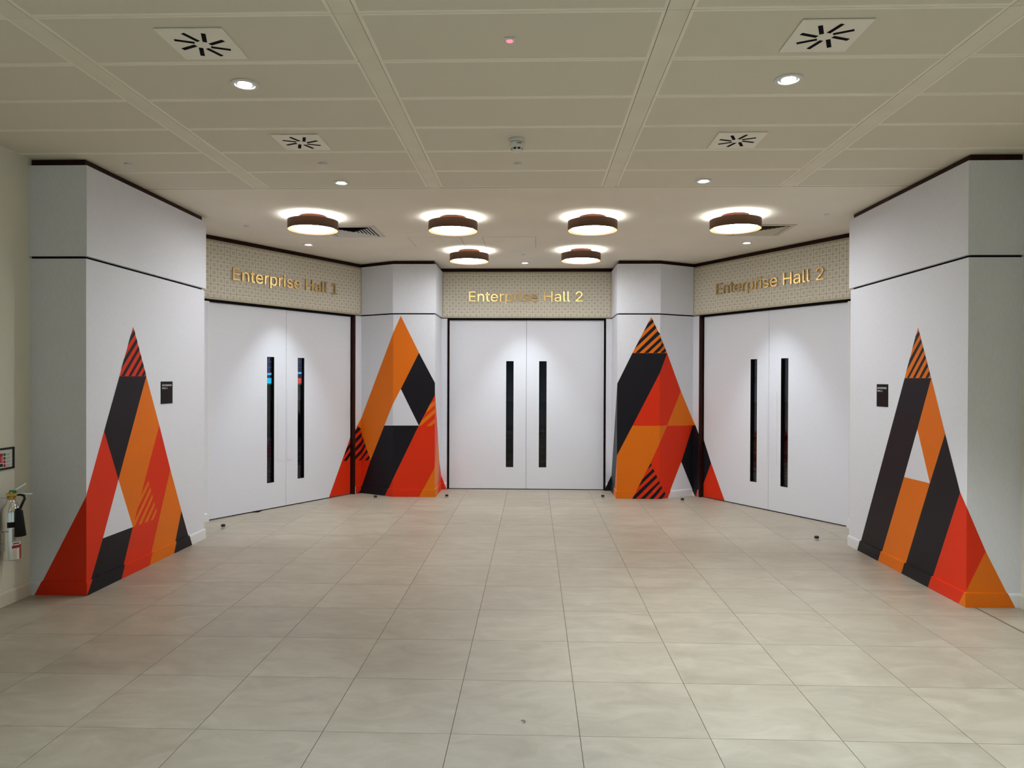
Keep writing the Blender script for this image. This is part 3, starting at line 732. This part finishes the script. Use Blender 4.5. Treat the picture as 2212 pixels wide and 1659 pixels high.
for k, yy in enumerate((1.98, -0.02, -2.0)):
    for sx in (-1, 1):
        downlight(sx * 1.505, yy, 'round downlight behind the viewer on the %s, %s' % ('left' if sx < 0 else 'right', ('just overhead', 'a step further back', 'furthest back')[k]), (0, 0, -1), ((25, 130)[sx > 0] if k == 0 else (185, 205)[sx > 0]), 90 if k == 0 else 140, 1.0, col=(0.64, 0.87, 1.0), group='downlights behind the viewer')

# ------------------------------------------------------------------ swirl air diffusers
def swirl(x, y, sgn, label):
    root = empty('air_diffuser', (x, y, ZC - 0.006)); tag(root, label, 'air diffuser', 'square swirl air diffusers')
    bbox('plate', (-0.163, 0.163, -0.161, 0.161, 0.0, 0.0065), mat('diffuser_plate', srgb(246, 240, 226), 0.5), root, 0.0015)
    for k in range(8):
        a = math.radians(20 + 45 * k)
        s = obj('slot', boxes((0.036, 0.128, -0.0105, 0.0105, -0.0008, 0.002)), M_BLACKGAP, root)
        s.rotation_euler = (0, 0, a); off = 0.012 * sgn
        s.location = (-math.sin(a) * off, math.cos(a) * off, 0)
swirl(-1.527, 3.504, 1, 'square swirl air diffuser nearest the viewer on the left')
swirl(1.496, 3.488, -1, 'square swirl air diffuser nearest the viewer on the right')
swirl(-1.513, 4.973, 1, 'square swirl air diffuser further away on the left of the tiled ceiling')
swirl(1.500, 4.990, -1, 'square swirl air diffuser further away on the right of the tiled ceiling')

# ------------------------------------------------------------------ louvred grilles in the white ceiling
def grille(cx, cy, col, label):
    root = empty('ceiling_grille', (cx, cy, ZC - 0.008)); tag(root, label, 'grille', 'square louvred grilles')
    h = 0.295; m = mat('grille_' + ('grey' if col else 'cream'), srgb(214, 210, 202) if col else srgb(205, 196, 172), 0.5)
    obj('backing', boxes((-h + 0.02, h - 0.02, -h + 0.02, h - 0.02, 0.006, 0.0075)), M_BLACKGAP if col else mat('grille_shade', srgb(120, 112, 96), 0.8, spec=0.0), root)
    bm = bmesh.new()
    def ringf(a, b, z0, z1):
        o_ = [bm.verts.new((sx * a, sy * a, z0)) for sx, sy in ((-1, -1), (1, -1), (1, 1), (-1, 1))]
        i_ = [bm.verts.new((sx * b, sy * b, z1)) for sx, sy in ((-1, -1), (1, -1), (1, 1), (-1, 1))]
        for k in range(4): bm.faces.new((o_[k], o_[(k + 1) % 4], i_[(k + 1) % 4], i_[k]))
    ringf(h, h - 0.05, 0.0, 0.0); ringf(h, h, 0.0, 0.0078)
    obj('rim', bm, m, root)
    for k in range(6):
        a = h - 0.062 - k * 0.036; bm = bmesh.new()
        ringf(a, a - 0.029, -0.003, 0.005)
        obj('louvre', bm, m, root)
    return root
grille(-1.915, 7.995, 1, 'square louvred ceiling grille half hidden behind the leftmost drum lamp')
grille(2.592, 7.977, 0, 'square louvred ceiling grille half hidden behind the rightmost drum lamp')

# ------------------------------------------------------------------ sprinklers, detector, sensor
def sprinkler(x, y, label, r=0.030):
    root = empty('sprinkler_cover', (x, y, ZC)); tag(root, label, 'sprinkler', 'concealed sprinkler covers')
    obj('cover_ring', lathe([(r, 0), (r, -0.003), (r * 0.86, -0.005), (r * 0.7, -0.003)], 28), M_WHITEPL, root, True)
    obj('cover_cap', lathe([(r * 0.78, -0.001), (r * 0.78, -0.009), (r * 0.6, -0.012), (0, -0.013)], 28), M_WHITEPL, root, True)
sprinkler(-3.025, 5.464, 'small white sprinkler cover near the top of the left pier', 0.033)
sprinkler(-1.517, 5.48, 'small white sprinkler cover beyond the further left air diffuser', 0.033)
sprinkler(-0.016, 5.507, 'small white sprinkler cover just behind the smoke detector', 0.031)
sprinkler(-3.006, 7.692, 'small white sprinkler cover above the Enterprise Hall 1 header')
sprinkler(3.019, 7.234, 'small white sprinkler cover beside the upper right pier')
sprinkler(-0.030, 9.475, 'small white sprinkler cover between the two back drum lamps')

sd = empty('smoke_detector', (-0.011, 4.954, ZC)); tag(sd, 'white smoke detector on the middle of the tiled ceiling', 'smoke detector')
obj('base', lathe([(0, 0), (0.056, 0), (0.057, -0.012), (0.053, -0.020), (0.05, -0.021)], 40), M_WHITEPL, sd, True)
obj('groove', lathe([(0.0505, -0.020), (0.0505, -0.026)], 40), M_BLACKPL, sd, True)
obj('body', lathe([(0.0525, -0.024), (0.0525, -0.046), (0.047, -0.058), (0.044, -0.060), (0, -0.060)], 40), M_WHITEPL, sd, True)
obj('sensor_cap', lathe([(0.041, -0.074), (0.036, -0.080), (0.014, -0.083), (0, -0.081)], 40), M_WHITEPL, sd, True)
obj('chamber', lathe([(0.037, -0.059), (0.037, -0.076), (0, -0.076)], 40), M_BLACKPL, sd, True)
for k in range(8):
    a = 2 * PI * k / 8
    rb = obj('rib', boxes((0.034, 0.042, -0.005, 0.005, -0.077, -0.058)), M_WHITEPL, sd); rb.rotation_euler = (0, 0, a)
bbox('print', (0.002, 0.030, -0.0535, -0.045, -0.040, -0.034), mat('grey_print', srgb(120, 116, 108), 0.6), sd)

sn = empty('indicator_lamp', (-0.013, 3.497, ZC)); tag(sn, 'tiny square ceiling indicator glowing red', 'indicator')
bbox('plate', (-0.026, 0.026, -0.026, 0.026, -0.006, 0.002), M_WHITEPL, sn, 0.002)
obj('lens', lathe([(0.0155, -0.005), (0.015, -0.009), (0.008, -0.011), (0, -0.0115)], 20), M_REDLED, sn, True)

# ------------------------------------------------------------------ floor door stops
def door_stop(x, y, label):
    root = empty('door_stop', (x, y, 0)); tag(root, label, 'door stop', 'domed floor door stops')
    obj('base', lathe([(0, 0.0005), (0.0215, 0.0005), (0.0215, 0.003), (0.019, 0.004), (0.019, 0.024), (0, 0.024)], 24), M_STEEL, root, True)
    obj('buffer', lathe([(0.019, 0.020), (0.0235, 0.023), (0.0235, 0.036), (0.020, 0.043), (0.010, 0.047), (0, 0.048)], 24), M_RUBBER, root, True)
door_stop(-3.299, 7.788, 'domed door stop on the floor by the left end of the Hall 1 door')
door_stop(-2.06, 9.80, 'domed door stop in front of the black part of the left middle graphic')
door_stop(-1.093, 9.942, 'domed door stop by the left end of the middle door')
door_stop(1.077, 10.016, 'domed door stop by the right end of the middle door')
door_stop(2.135, 9.80, 'domed door stop in front of the right middle graphic')
door_stop(3.035, 7.49, 'domed door stop on the floor by the right pier')

# ------------------------------------------------------------------ a curl of clear tape on the floor
sp = obj('tape_scrap', tube([(-0.011, 0.004, 0.003), (-0.004, 0.010, 0.003), (0.005, 0.009, 0.003), (0.009, 0.0, 0.003), (0.005, -0.009, 0.003), (-0.003, -0.010, 0.003)], 0.0022, 6), mat('clear_tape', srgb(150, 143, 128), 0.15), loc=(0.067, 3.450, 0.0))
tag(sp, 'tiny curled scrap of tape lying on the floor tiles in the foreground', 'scrap')

# ------------------------------------------------------------------ fire extinguisher and its notice
ex = empty('fire_extinguisher', (-3.618, 5.013, 0.35), -0.9); tag(ex, 'polished metal fire extinguisher with black horn hanging on the cream wall', 'fire extinguisher')
RB = 0.062
obj('cylinder', lathe([(0, 0), (RB - 0.006, 0), (RB, 0.006), (RB, 0.335), (RB * 0.93, 0.365), (RB * 0.72, 0.392), (0.030, 0.410), (0.026, 0.43), (0, 0.43)], 40), M_CHROME, ex, True)
obj('valve', lathe([(0.024, 0.43), (0.027, 0.436), (0.027, 0.448), (0.018, 0.452), (0.018, 0.485), (0, 0.485)], 20), M_BRASS, ex, True)
bbox('valve_block', (-0.012, 0.012, -0.03, 0.04, 0.452, 0.474), M_BRASS, ex, 0.003)
bm = boxes((-0.011, 0.011, 0.0, 0.112, -0.006, 0.006)); h1 = obj('top_lever', bm, M_STEEL, ex); h1.location = (0, -0.005, 0.478); h1.rotation_euler = (math.radians(33), 0, 0)
bm = boxes((-0.011, 0.011, 0.0, 0.110, -0.005, 0.005)); h2 = obj('carry_handle', bm, M_STEEL, ex); h2.location = (0, 0.015, 0.470); h2.rotation_euler = (math.radians(-5), 0, 0)
obj('safety_tag', boxes((-0.016, 0.016, -0.012, 0.030, 0.474, 0.494)), mat('green_tag', srgb(20, 120, 70), 0.5), ex)
obj('hose', tube([(0, 0.020, 0.458), (0.010, 0.052, 0.460), (0.022, 0.074, 0.452), (0.034, 0.078, 0.432), (0.044, 0.066, 0.405), (0.052, 0.054, 0.375), (0.055, 0.050, 0.36)], 0.0085, 12), M_BLACKPL, ex, True)
hr = obj('horn', lathe([(0, 0.0), (0.034, 0.0), (0.036, 0.003), (0.024, 0.180), (0.017, 0.183), (0.012, 0.200), (0, 0.200)], 28), M_BLACKPL, ex, True)
hr.location = (0.060, 0.052, 0.172); hr.rotation_euler = (math.radians(3), 0, 0)

def wrap(name, a0, a1, z0, z1, m, e=0.0008):
    bm = bmesh.new(); pv = None; seg = 12
    for k in range(seg + 1):
        a = math.radians(a0 + (a1 - a0) * k / seg); r = RB + e
        v = [bm.verts.new((r * math.cos(a), r * math.sin(a), z)) for z in (z0, z1)]
        if pv: bm.faces.new((pv[0], v[0], v[1], pv[1]))
        pv = v
    return obj(name, bm, m, ex, True)
wrap('strap', -25, 45, 0.236, 0.276, M_BLACKPL, 0.0014)
LS, LR = mat('label_silver', srgb(190, 184, 176), 0.35, 0.4), mat('label_red', srgb(150, 30, 40), 0.4)
wrap('label_left', -85, -42, 0.07, 0.215, LS)
wrap('label_line', -83, -44, 0.205, 0.211, LR, 0.0012)
wrap('label_line', -83, -52, 0.122, 0.126, LR, 0.0012)
wrap('label_right', 2, 60, 0.112, 0.23, LS)
for k in range(5): wrap('label_print', 6, 22 + 5 * (k % 2), 0.145 + 0.008 * k, 0.148 + 0.008 * k, mat('label_grey', srgb(70, 68, 66), 0.5), 0.0012)
wrap('label_white_band', 2, 60, 0.112, 0.130, mat('label_white', srgb(232, 230, 226), 0.4), 0.0013)
wrap('label_print', 8, 48, 0.117, 0.124, M_BLACKPL, 0.0016)
wrap('label_red_band', 2, 60, 0.088, 0.108, mat('label_crimson', srgb(160, 18, 50), 0.4), 0.0013)
me = text_mesh('CE', 0.026, 0.0004); a0, b0 = xr(me)
for v in me.vertices:
    x, y, z = v.co; th = math.radians(-38) + (x - a0) / RB; rr = RB + 0.001 + z
    v.co = (rr * math.cos(th), rr * math.sin(th), 0.205 + y * 0.8)
me.materials.clear(); me.materials.append(M_BLACKPL); me.name = 'approval_mark'
link(bpy.data.objects.new('approval_mark', me), ex)
for nm, bb, bv in (('wall_bracket', (-0.085, -0.078, -0.045, -0.013, 0.435, 0.53), 0.002), ('bracket_hook', (-0.08, -0.0, -0.036, -0.020, 0.440, 0.446), 0.0)):
    k_ = bbox(nm, bb, M_STEEL, ex, bv); k_.rotation_euler = (0, 0, 0.9)

nf = empty('fire_notice', (X_L, 5.147, 1.065)); tag(nf, 'black framed extinguisher notice above the fire extinguisher', 'notice')
NW, NH = 0.30, 0.157
for b in ((-NW, -NW + 0.013, -NH / 2, NH / 2), (-0.013, 0, -NH / 2, NH / 2), (-NW, 0, NH / 2 - 0.013, NH / 2), (-NW, 0, -NH / 2, -NH / 2 + 0.013)):
    bbox('frame_bar', (0.0, 0.012, b[0], b[1], b[2], b[3]), mat('navy_black_frame', (0.004, 0.004, 0.010, 1), 0.4), nf, 0.001)
bbox('sheet', (0.0, 0.004, -NW + 0.01, -0.01, -NH / 2 + 0.01, NH / 2 - 0.01), mat('notice_paper', srgb(222, 224, 218), 0.4), nf)
def pr(y0, y1, z0, z1, m): bbox('print', (0.004, 0.0046, y0, y1, z0, z1), m, nf)
RED, DK, GR = mat('print_red', srgb(190, 16, 30), 0.5), mat('print_black', srgb(24, 24, 26), 0.5), mat('print_green', srgb(30, 80, 60), 0.5)
pr(-NW + 0.02, -0.108, -0.028, 0.040, RED); pr(-NW + 0.02, -0.108, -0.056, -0.034, DK)
for k, mm in enumerate((GR, GR, RED, RED)):
    zc = 0.029 - 0.0262 * k; pr(-0.102, -0.082, zc - 0.0095, zc + 0.0095, mm); pr(-0.095, -0.089, zc - 0.004, zc + 0.004, mat('notice_paper', srgb(222, 224, 218), 0.4)) if False else None
    for q in range(3): pr(-0.075, -0.030 - 0.008 * ((q * 7 + k * 3) % 3), zc + 0.004 - 0.006 * q, zc + 0.0062 - 0.006 * q, mat('print_grey', srgb(120, 126, 122), 0.5) if k < 2 else mat('print_pink', srgb(196, 120, 116), 0.5))
me = text_mesh('CO2', 0.03, 0.0003)
for v in me.vertices: v.co = (0.0047 + v.co.z, -0.112 - v.co.y, v.co.x - 0.025)
me.materials.clear(); me.materials.append(mat('white_print', (0.82, 0.82, 0.82, 1), 0.5)); me.name = 'notice_lettering'
link(bpy.data.objects.new('notice_lettering', me), nf)

# ------------------------------------------------------------------ the dark halls behind the doors
def carpet():
    m = mat('hall_carpet', srgb(60, 50, 56), 0.9)
    tc = N(m, 'ShaderNodeTexCoord'); mp = N(m, 'ShaderNodeMapping'); mp.inputs['Scale'].default_value = (0.5, 3.0, 1)
    n = N(m, 'ShaderNodeTexNoise', Scale=1.6, Detail=3.0, Distortion=2.5); L(m, tc.outputs['Object'], mp.inputs[0]); L(m, mp.outputs[0], n.inputs[0])
    r = ramp(m, [(0.40, srgb(48, 30, 40)), (0.47, srgb(150, 146, 150)), (0.53, srgb(56, 54, 66)), (0.62, srgb(120, 60, 60))])
    L(m, n.outputs[0], r.inputs[0]); L(m, r.outputs[0], bsdf(m).inputs['Base Color']); return m
M_CARPET = carpet()
M_HALL = mat('hall_wall_paint', srgb(112, 118, 140), 0.8); M_DADO = mat('hall_dark_dado', srgb(30, 28, 32), 0.6)
hf = obj('floor_halls', boxes((-14, 14, 7.5, 20.2, -0.04, -0.008)), M_CARPET); tag(hf, kind='structure')
hc = obj('ceiling_halls', boxes((-14, 14, 7.4, 20.2, 4.6, 4.7)), M_DADO); tag(hc, kind='structure')
hb = obj('wall_back', boxes((-14, 14, 20.0, 20.2, -0.04, 4.7)), M_HALL); tag(hb, kind='structure')
obj('dado', boxes((-14, 14, 19.92, 20.0, -0.008, 1.04)), M_DADO, hb)
for nm, bx_ in (('wall_hall_left', (-14.1, -13.9, 7.4, 20.1, -0.04, 4.7)), ('wall_hall_right', (13.9, 14.1, 7.4, 20.1, -0.04, 4.7)),
                ('wall_divider', (-2.12, -1.98, 11.0, 20.0, -0.008, 4.7)), ('wall_front_left', (-14, -3.95, 7.4, 7.5, -0.04, 4.7)),
                ('wall_front_right', (3.95, 14, 7.4, 7.5, -0.04, 4.7)), ('wall_over_lobby', (-3.95, 3.95, 7.4, 7.5, ZC + 0.06, 4.7))):
    o = obj(nm, boxes(bx_), M_HALL); tag(o, kind='structure')
# LED wall in hall 1
def led_mat():
    m = mat('led_picture', (0.01, 0.012, 0.03, 1), 0.4)
    tc = N(m, 'ShaderNodeTexCoord'); br = N(m, 'ShaderNodeTexBrick', Scale=1.0)
    br.offset = 0.0; br.inputs['Mortar Size'].default_value = 0.006; br.inputs['Brick Width'].default_value = 0.13; br.inputs['Row Height'].default_value = 0.16
    br.inputs['Color1'].default_value = (0.012, 0.014, 0.03, 1); br.inputs['Color2'].default_value = (0.012, 0.014, 0.03, 1); br.inputs['Mortar'].default_value = (0.05, 0.12, 0.30, 1)
    sw = N(m, 'ShaderNodeSeparateXYZ'); cb = N(m, 'ShaderNodeCombineXYZ')
    L(m, tc.outputs['Object'], sw.inputs[0]); L(m, sw.outputs[0], cb.inputs[0]); L(m, sw.outputs[2], cb.inputs[1]); L(m, cb.outputs[0], br.inputs[0])
    wv = N(m, 'ShaderNodeTexWave', Scale=0.55, Distortion=2.0); wv.wave_type = 'RINGS'; L(m, cb.outputs[0], wv.inputs[0])
    r = ramp(m, [(0.975, (0, 0, 0, 1)), (0.99, (0.10, 0.45, 0.75, 1))]); L(m, wv.outputs[0], r.inputs[0])
    ad = N(m, 'ShaderNodeMixRGB', blend_type='ADD'); ad.inputs[0].default_value = 1.0
    L(m, br.outputs[0], ad.inputs[1]); L(m, r.outputs[0], ad.inputs[2]); L(m, ad.outputs[0], bsdf(m).inputs['Emission Color']); bsdf(m).inputs['Emission Strength'].default_value = 1.6; m.cycles.emission_sampling = 'NONE'
    return m
ls = empty('led_screen', (-6.9, 19.86, 1.48)); tag(ls, 'glowing blue screen seen through the slits of the Hall 1 door', 'screen')
bbox('screen_body', (-3.2, 3.2, 0.0, 0.08, 0.0, 2.6), M_BLACKPL, ls)
bbox('picture', (-3.18, 3.18, -0.004, 0.001, 0.19, 2.58), led_mat(), ls)
def glow(name, c, s): return mat(name, (0.02, 0.02, 0.02, 1), 0.5, emit=c, estr=s)
for nm, x0, x1, c in (('caption_block', -1.0, -0.32, (0.02, 0.62, 1.0, 1)), ('caption_block', 0.2, 0.39, (0.45, 0.2, 0.9, 1)), ('caption_block', 0.39, 0.9, (0.75, 0.08, 0.08, 1))):
    bbox(nm, (x0, x1, -0.005, 0.0, 0.03, 0.18), glow('glow_%d' % int(c[0] * 100), c, 1.3), ls)
bbox('ticker_line', (-3.18, 3.18, -0.005, 0.0, 0.004, 0.018), glow('glow_green', (0.05, 0.5, 0.15, 1), 0.9), ls)
# wall monitor and chairs in hall 2
mo = empty('wall_monitor', (6.05, 19.9, 1.95)); tag(mo, 'dark wall monitor glimpsed through the right Hall 2 door', 'monitor')
bbox('panel', (-0.45, 0.45, 0.0, 0.06, -0.28, 0.28), M_BLACKPL, mo); bbox('monitor_bracket', (-0.1, 0.1, 0.04, 0.1, -0.36, -0.1), M_BLACKPL, mo)
M_SEAT = mat('dark_red_upholstery', srgb(92, 34, 30), 0.8); M_LEG = mat('chair_chrome', (0.6, 0.6, 0.6, 1), 0.25, 1.0)
def hall_chair(x, y, rz, label):
    root = empty('conference_chair', (x, y, -0.008), rz); tag(root, label, 'chair', 'conference chairs in Hall 2')
    bbox('seat', (-0.22, 0.22, -0.22, 0.22, 0.42, 0.49), M_SEAT, root, 0.015)
    bbox('backrest', (-0.21, 0.21, 0.20, 0.25, 0.55, 0.96), M_SEAT, root, 0.015)
    for sx in (-1, 1):
        obj('leg', tube([(sx * 0.2, -0.2, 0.0), (sx * 0.2, -0.2, 0.42)], 0.011, 8), M_LEG, root)
        obj('leg', tube([(sx * 0.2, 0.22, 0.0), (sx * 0.2, 0.225, 0.60)], 0.011, 8), M_LEG, root)
        obj('armrest', tube([(sx * 0.23, -0.18, 0.43), (sx * 0.23, -0.18, 0.66), (sx * 0.23, 0.20, 0.68)], 0.011, 8), M_LEG, root)
for i, (x, y, lab) in enumerate([(4.75, 15.2, 'dark red chair seen through the left slit of the right door'), (5.45, 15.6, 'dark red chair seen through the right slit of the right door'),
                                 (-0.45, 16.0, 'dark red chair seen through the left slit of the middle door'), (0.42, 16.2, 'dark red chair seen through the right slit of the middle door')]):
    hall_chair(x, y, 0.2 * i, lab)
def hall_fill(x, y, watts, label):  # unseen glowing disc added to brighten a hall behind its doors
    root = empty('hall_fill_light', (x, y, 4.6)); tag(root, label, 'fill light', 'added hall fill lights')
    obj('fill_disc', lathe([(0, -0.02), (0.3, -0.02), (0.3, 0.0), (0, 0.0)], 24), mat('hall_fill_glow', (0.8, 0.8, 0.8, 1), 0.5, emit=(0.9, 0.93, 1.0, 1), estr=watts), root, True)
hall_fill(-7.0, 15.5, 26.0, 'added unseen fill light inside the hall with the glowing screen')
hall_fill(4.0, 15.5, 34.0, 'added unseen fill light inside the hall with the chairs')
